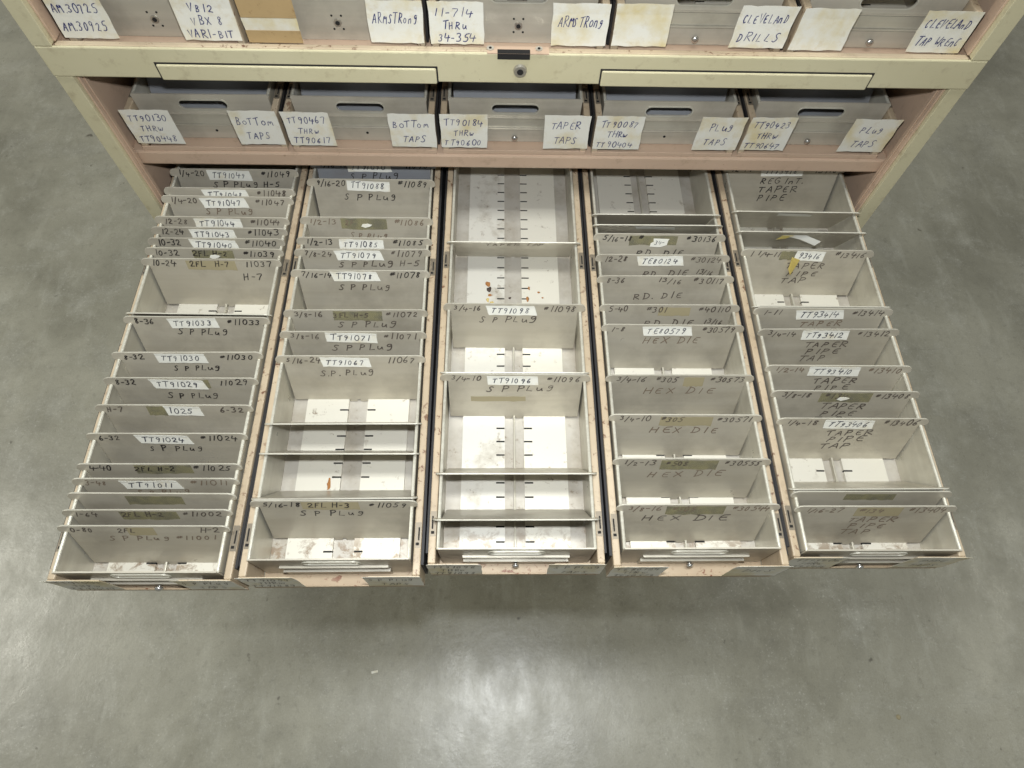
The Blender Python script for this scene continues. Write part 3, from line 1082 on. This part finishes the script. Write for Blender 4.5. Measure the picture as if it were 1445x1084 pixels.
# rightmost drawer
TPT = [('TAPER', -.018, .0330, .042, .0062), ('PIPE', -.014, .0240, .034, .0062), ('TAP', -.018, .0150, .028, .0062)]
std(4, .0744, '12-14', '#13418', 'TT13418', lines=[('REG InT.', -.022, .0330, .048, .0060), ('TAPER', -.022, .0230, .044, .0066), ('PIPE', -.020, .0125, .034, .0066)],
    lab='rearmost divider plate in rightmost drawer, marked TAPER PIPE in heavy marker')
blank(4, .0104, 'forward leaning divider plate, rear one of two with loose stickers in rightmost drawer', sticker=('', -.018, .0440, .036, .0075, .06))
blank(4, -.0162, 'forward leaning divider plate with a peeling sticker hanging from it', torn='hang')
std(4, -.0397, '1 1/4-11', '#13416', '', '', lines=TPT, ink='s', ink2='s', residue=(-.026, -.010, .0430, .0530, 'residue'), torn='yellow',
    lab='grey divider plate marked 1 1/4-11 with a yellow torn sticker flap') if False else \
    divider(3, 4, -.0397, BACK, 'grey divider plate marked 1 1/4-11 with a yellow torn sticker flap', '1 1/4-11', '', '#13416', TPT, 's', 's',
            residue=(-.027, -.010, .0430, .0530, 'residue'), sticker=('93416', -.012, .0425, .029, .0112, .03), torn='yellow')
blank(4, -.1059, 'blank forward leaning divider plate behind plate 1-11 in rightmost drawer')
std(4, -.1087, '1-11', '#13414', 'TT93414', lines=TPT, ink='s', ink2='f')
std(4, -.1318, '3/4-14', '#13412', 'TT93412', lines=TPT, ink='s', ink2='s')
std(4, -.1702, '1/2-14', '#13410', 'TT93410', lines=TPT, ink='f', ink2='s')
std(4, -.1957, '3/8-18', '#13408', '', ' #134', lines=TPT, ink='s', ink2='s', residue=(-.022, .024, .0415, .0530, 'residue'), torn='crumb')
std(4, -.2220, '1/4-18', '#13406', 'TT93406', lines=TPT, ink='s', ink2='s')
blank(4, -.2848, 'blank divider plate leaning forward onto a plate with dark tape patch')
blank(4, -.2871, 'unmarked divider plate with dark tape patch near the front of rightmost drawer', BACK, residue=(-.022, .020, .0440, .0520, 'residue'))
std(4, -.2994, '1/16-27', '#13404', '', '  #134', lines=TPT, ink='f', ink2='f', residue=(-.016, .022, .0415, .0535, 'residue_pale'),
    lab='front divider plate in rightmost drawer with faded 1/16-27 and TAPER PIPE TAP')

# plates glimpsed behind the fronts of the closed middle-row drawers
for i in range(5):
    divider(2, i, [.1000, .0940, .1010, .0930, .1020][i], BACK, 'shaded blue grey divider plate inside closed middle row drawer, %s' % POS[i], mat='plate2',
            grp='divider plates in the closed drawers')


# ------------------------------------------------------------------ debris
def flake(name, label, i, pts_y, mat, n=7, cat='debris', z=-.0468):
    """irregular flat crumb lying in tray i; pts_y = (x offset, y, rx, ry)"""
    dx, y, rx, ry = pts_y
    mb = MB()
    k = n + 3
    ring = []
    for q in range(k):
        a = 2 * pi * q / k
        f = random.uniform(.55, 1.15)
        ring.append((rx * f * cos(a), ry * f * sin(a), 0))
    top = [(p[0] * .7, p[1] * .7, .0006 * random.uniform(.6, 1.4)) for p in ring]
    vs = ring + top + [(0, 0, .0009)]
    fs = [(q, (q + 1) % k, (q + 1) % k + k, q + k) for q in range(k)] + [(q + k, (q + 1) % k + k, 2 * k) for q in range(k)]
    mb.add(vs, fs)
    o = mb.build(name, M[mat])
    o.location = (XC[i] + dx, y, z)
    tag(o, label, cat, 'debris crumbs on the tray bed')
    return o


FL = [(-.0265, -.046, .0028, .0034, 'rust', 'brown flake of grease at the back of the debris trail'),
      (-.0250, -.053, .0034, .0040, 'rust_dark', 'largest black grease flake on the left strip of middle tray'),
      (-.0238, -.060, .0026, .0018, 'rust', 'small brown crumb just below the black grease flake'),
      (-.0262, -.066, .0020, .0032, 'rust_pale', 'pale yellow smear of grease below the black flake'),
      (-.0222, -.069, .0026, .0016, 'rust_pale', 'yellow sliver right of the pale smear'),
      (-.0282, -.078, .0030, .0022, 'rust', 'orange rust crumb at the front of the debris trail'),
      (.0165, -.051, .0014, .0030, 'rust', 'thin rust flake along the right strip edge, rear one'),
      (.0150, -.064, .0016, .0042, 'rust', 'long rust flake along the right strip edge'),
      (.0150, -.075, .0020, .0040, 'rust', 'rust flake along the right strip edge, front one'),
      (.0265, -.056, .0018, .0012, 'rust', 'small orange crumb on the right strip'),
      (.0305, -.063, .0013, .0009, 'rust', 'tiny orange crumb right of the others on the right strip')]
for dx, y, rx, ry, m, lab in FL:
    flake('rust_flake', lab, 2, (dx, y, rx, ry), m)
for dx, y, rx, ry, m, lab in [(-.0035, -.061, .0018, .0014, 'rust_dark', 'small brown crumb in the center channel, rear'),
                              (.0040, -.070, .0034, .0030, 'rust_pale', 'cream lump in the center channel of the middle tray'),
                              (.0000, -.0985, .0034, .0034, 'rust', 'reddish rust lump in the center channel beside plate 3/4-16'),
                              (-.0045, -.088, .0016, .0020, 'rust', 'small rust crumb at the left edge of the center channel')]:
    flake('rust_flake', lab, 2, (dx, y, rx, ry), m, z=-.0504)
flake('rust_flake', 'orange rust streak on the left strip of second open tray', 1, (-.0190, -.2635, .0022, .0055), 'rust')
flake('rust_flake', 'orange rust dot below the streak in second open tray', 1, (-.0195, -.2755, .0018, .0014), 'rust')

# scraps on the floor
mb = MB()
mb.box(-.006, .006, -.002, .002, 0, .001)
o = mb.build('paper_scrap', M['sticker'])
o.location = (.125, -.375, ZFLOOR)
o.rotation_euler = (0, 0, .2)
tag(o, 'tiny white paper scrap on the concrete below the second open drawer', 'scrap')
mb = MB()
mb.cyl((0, 0, 0), (0, 0, 1), .0045, .0015, 9, 0, .003)
o = mb.build('pebble', M['residue_pale'])
o.location = (1.080, -.455, ZFLOOR)
tag(o, 'small tan crumb alone on the concrete at lower right', 'debris')
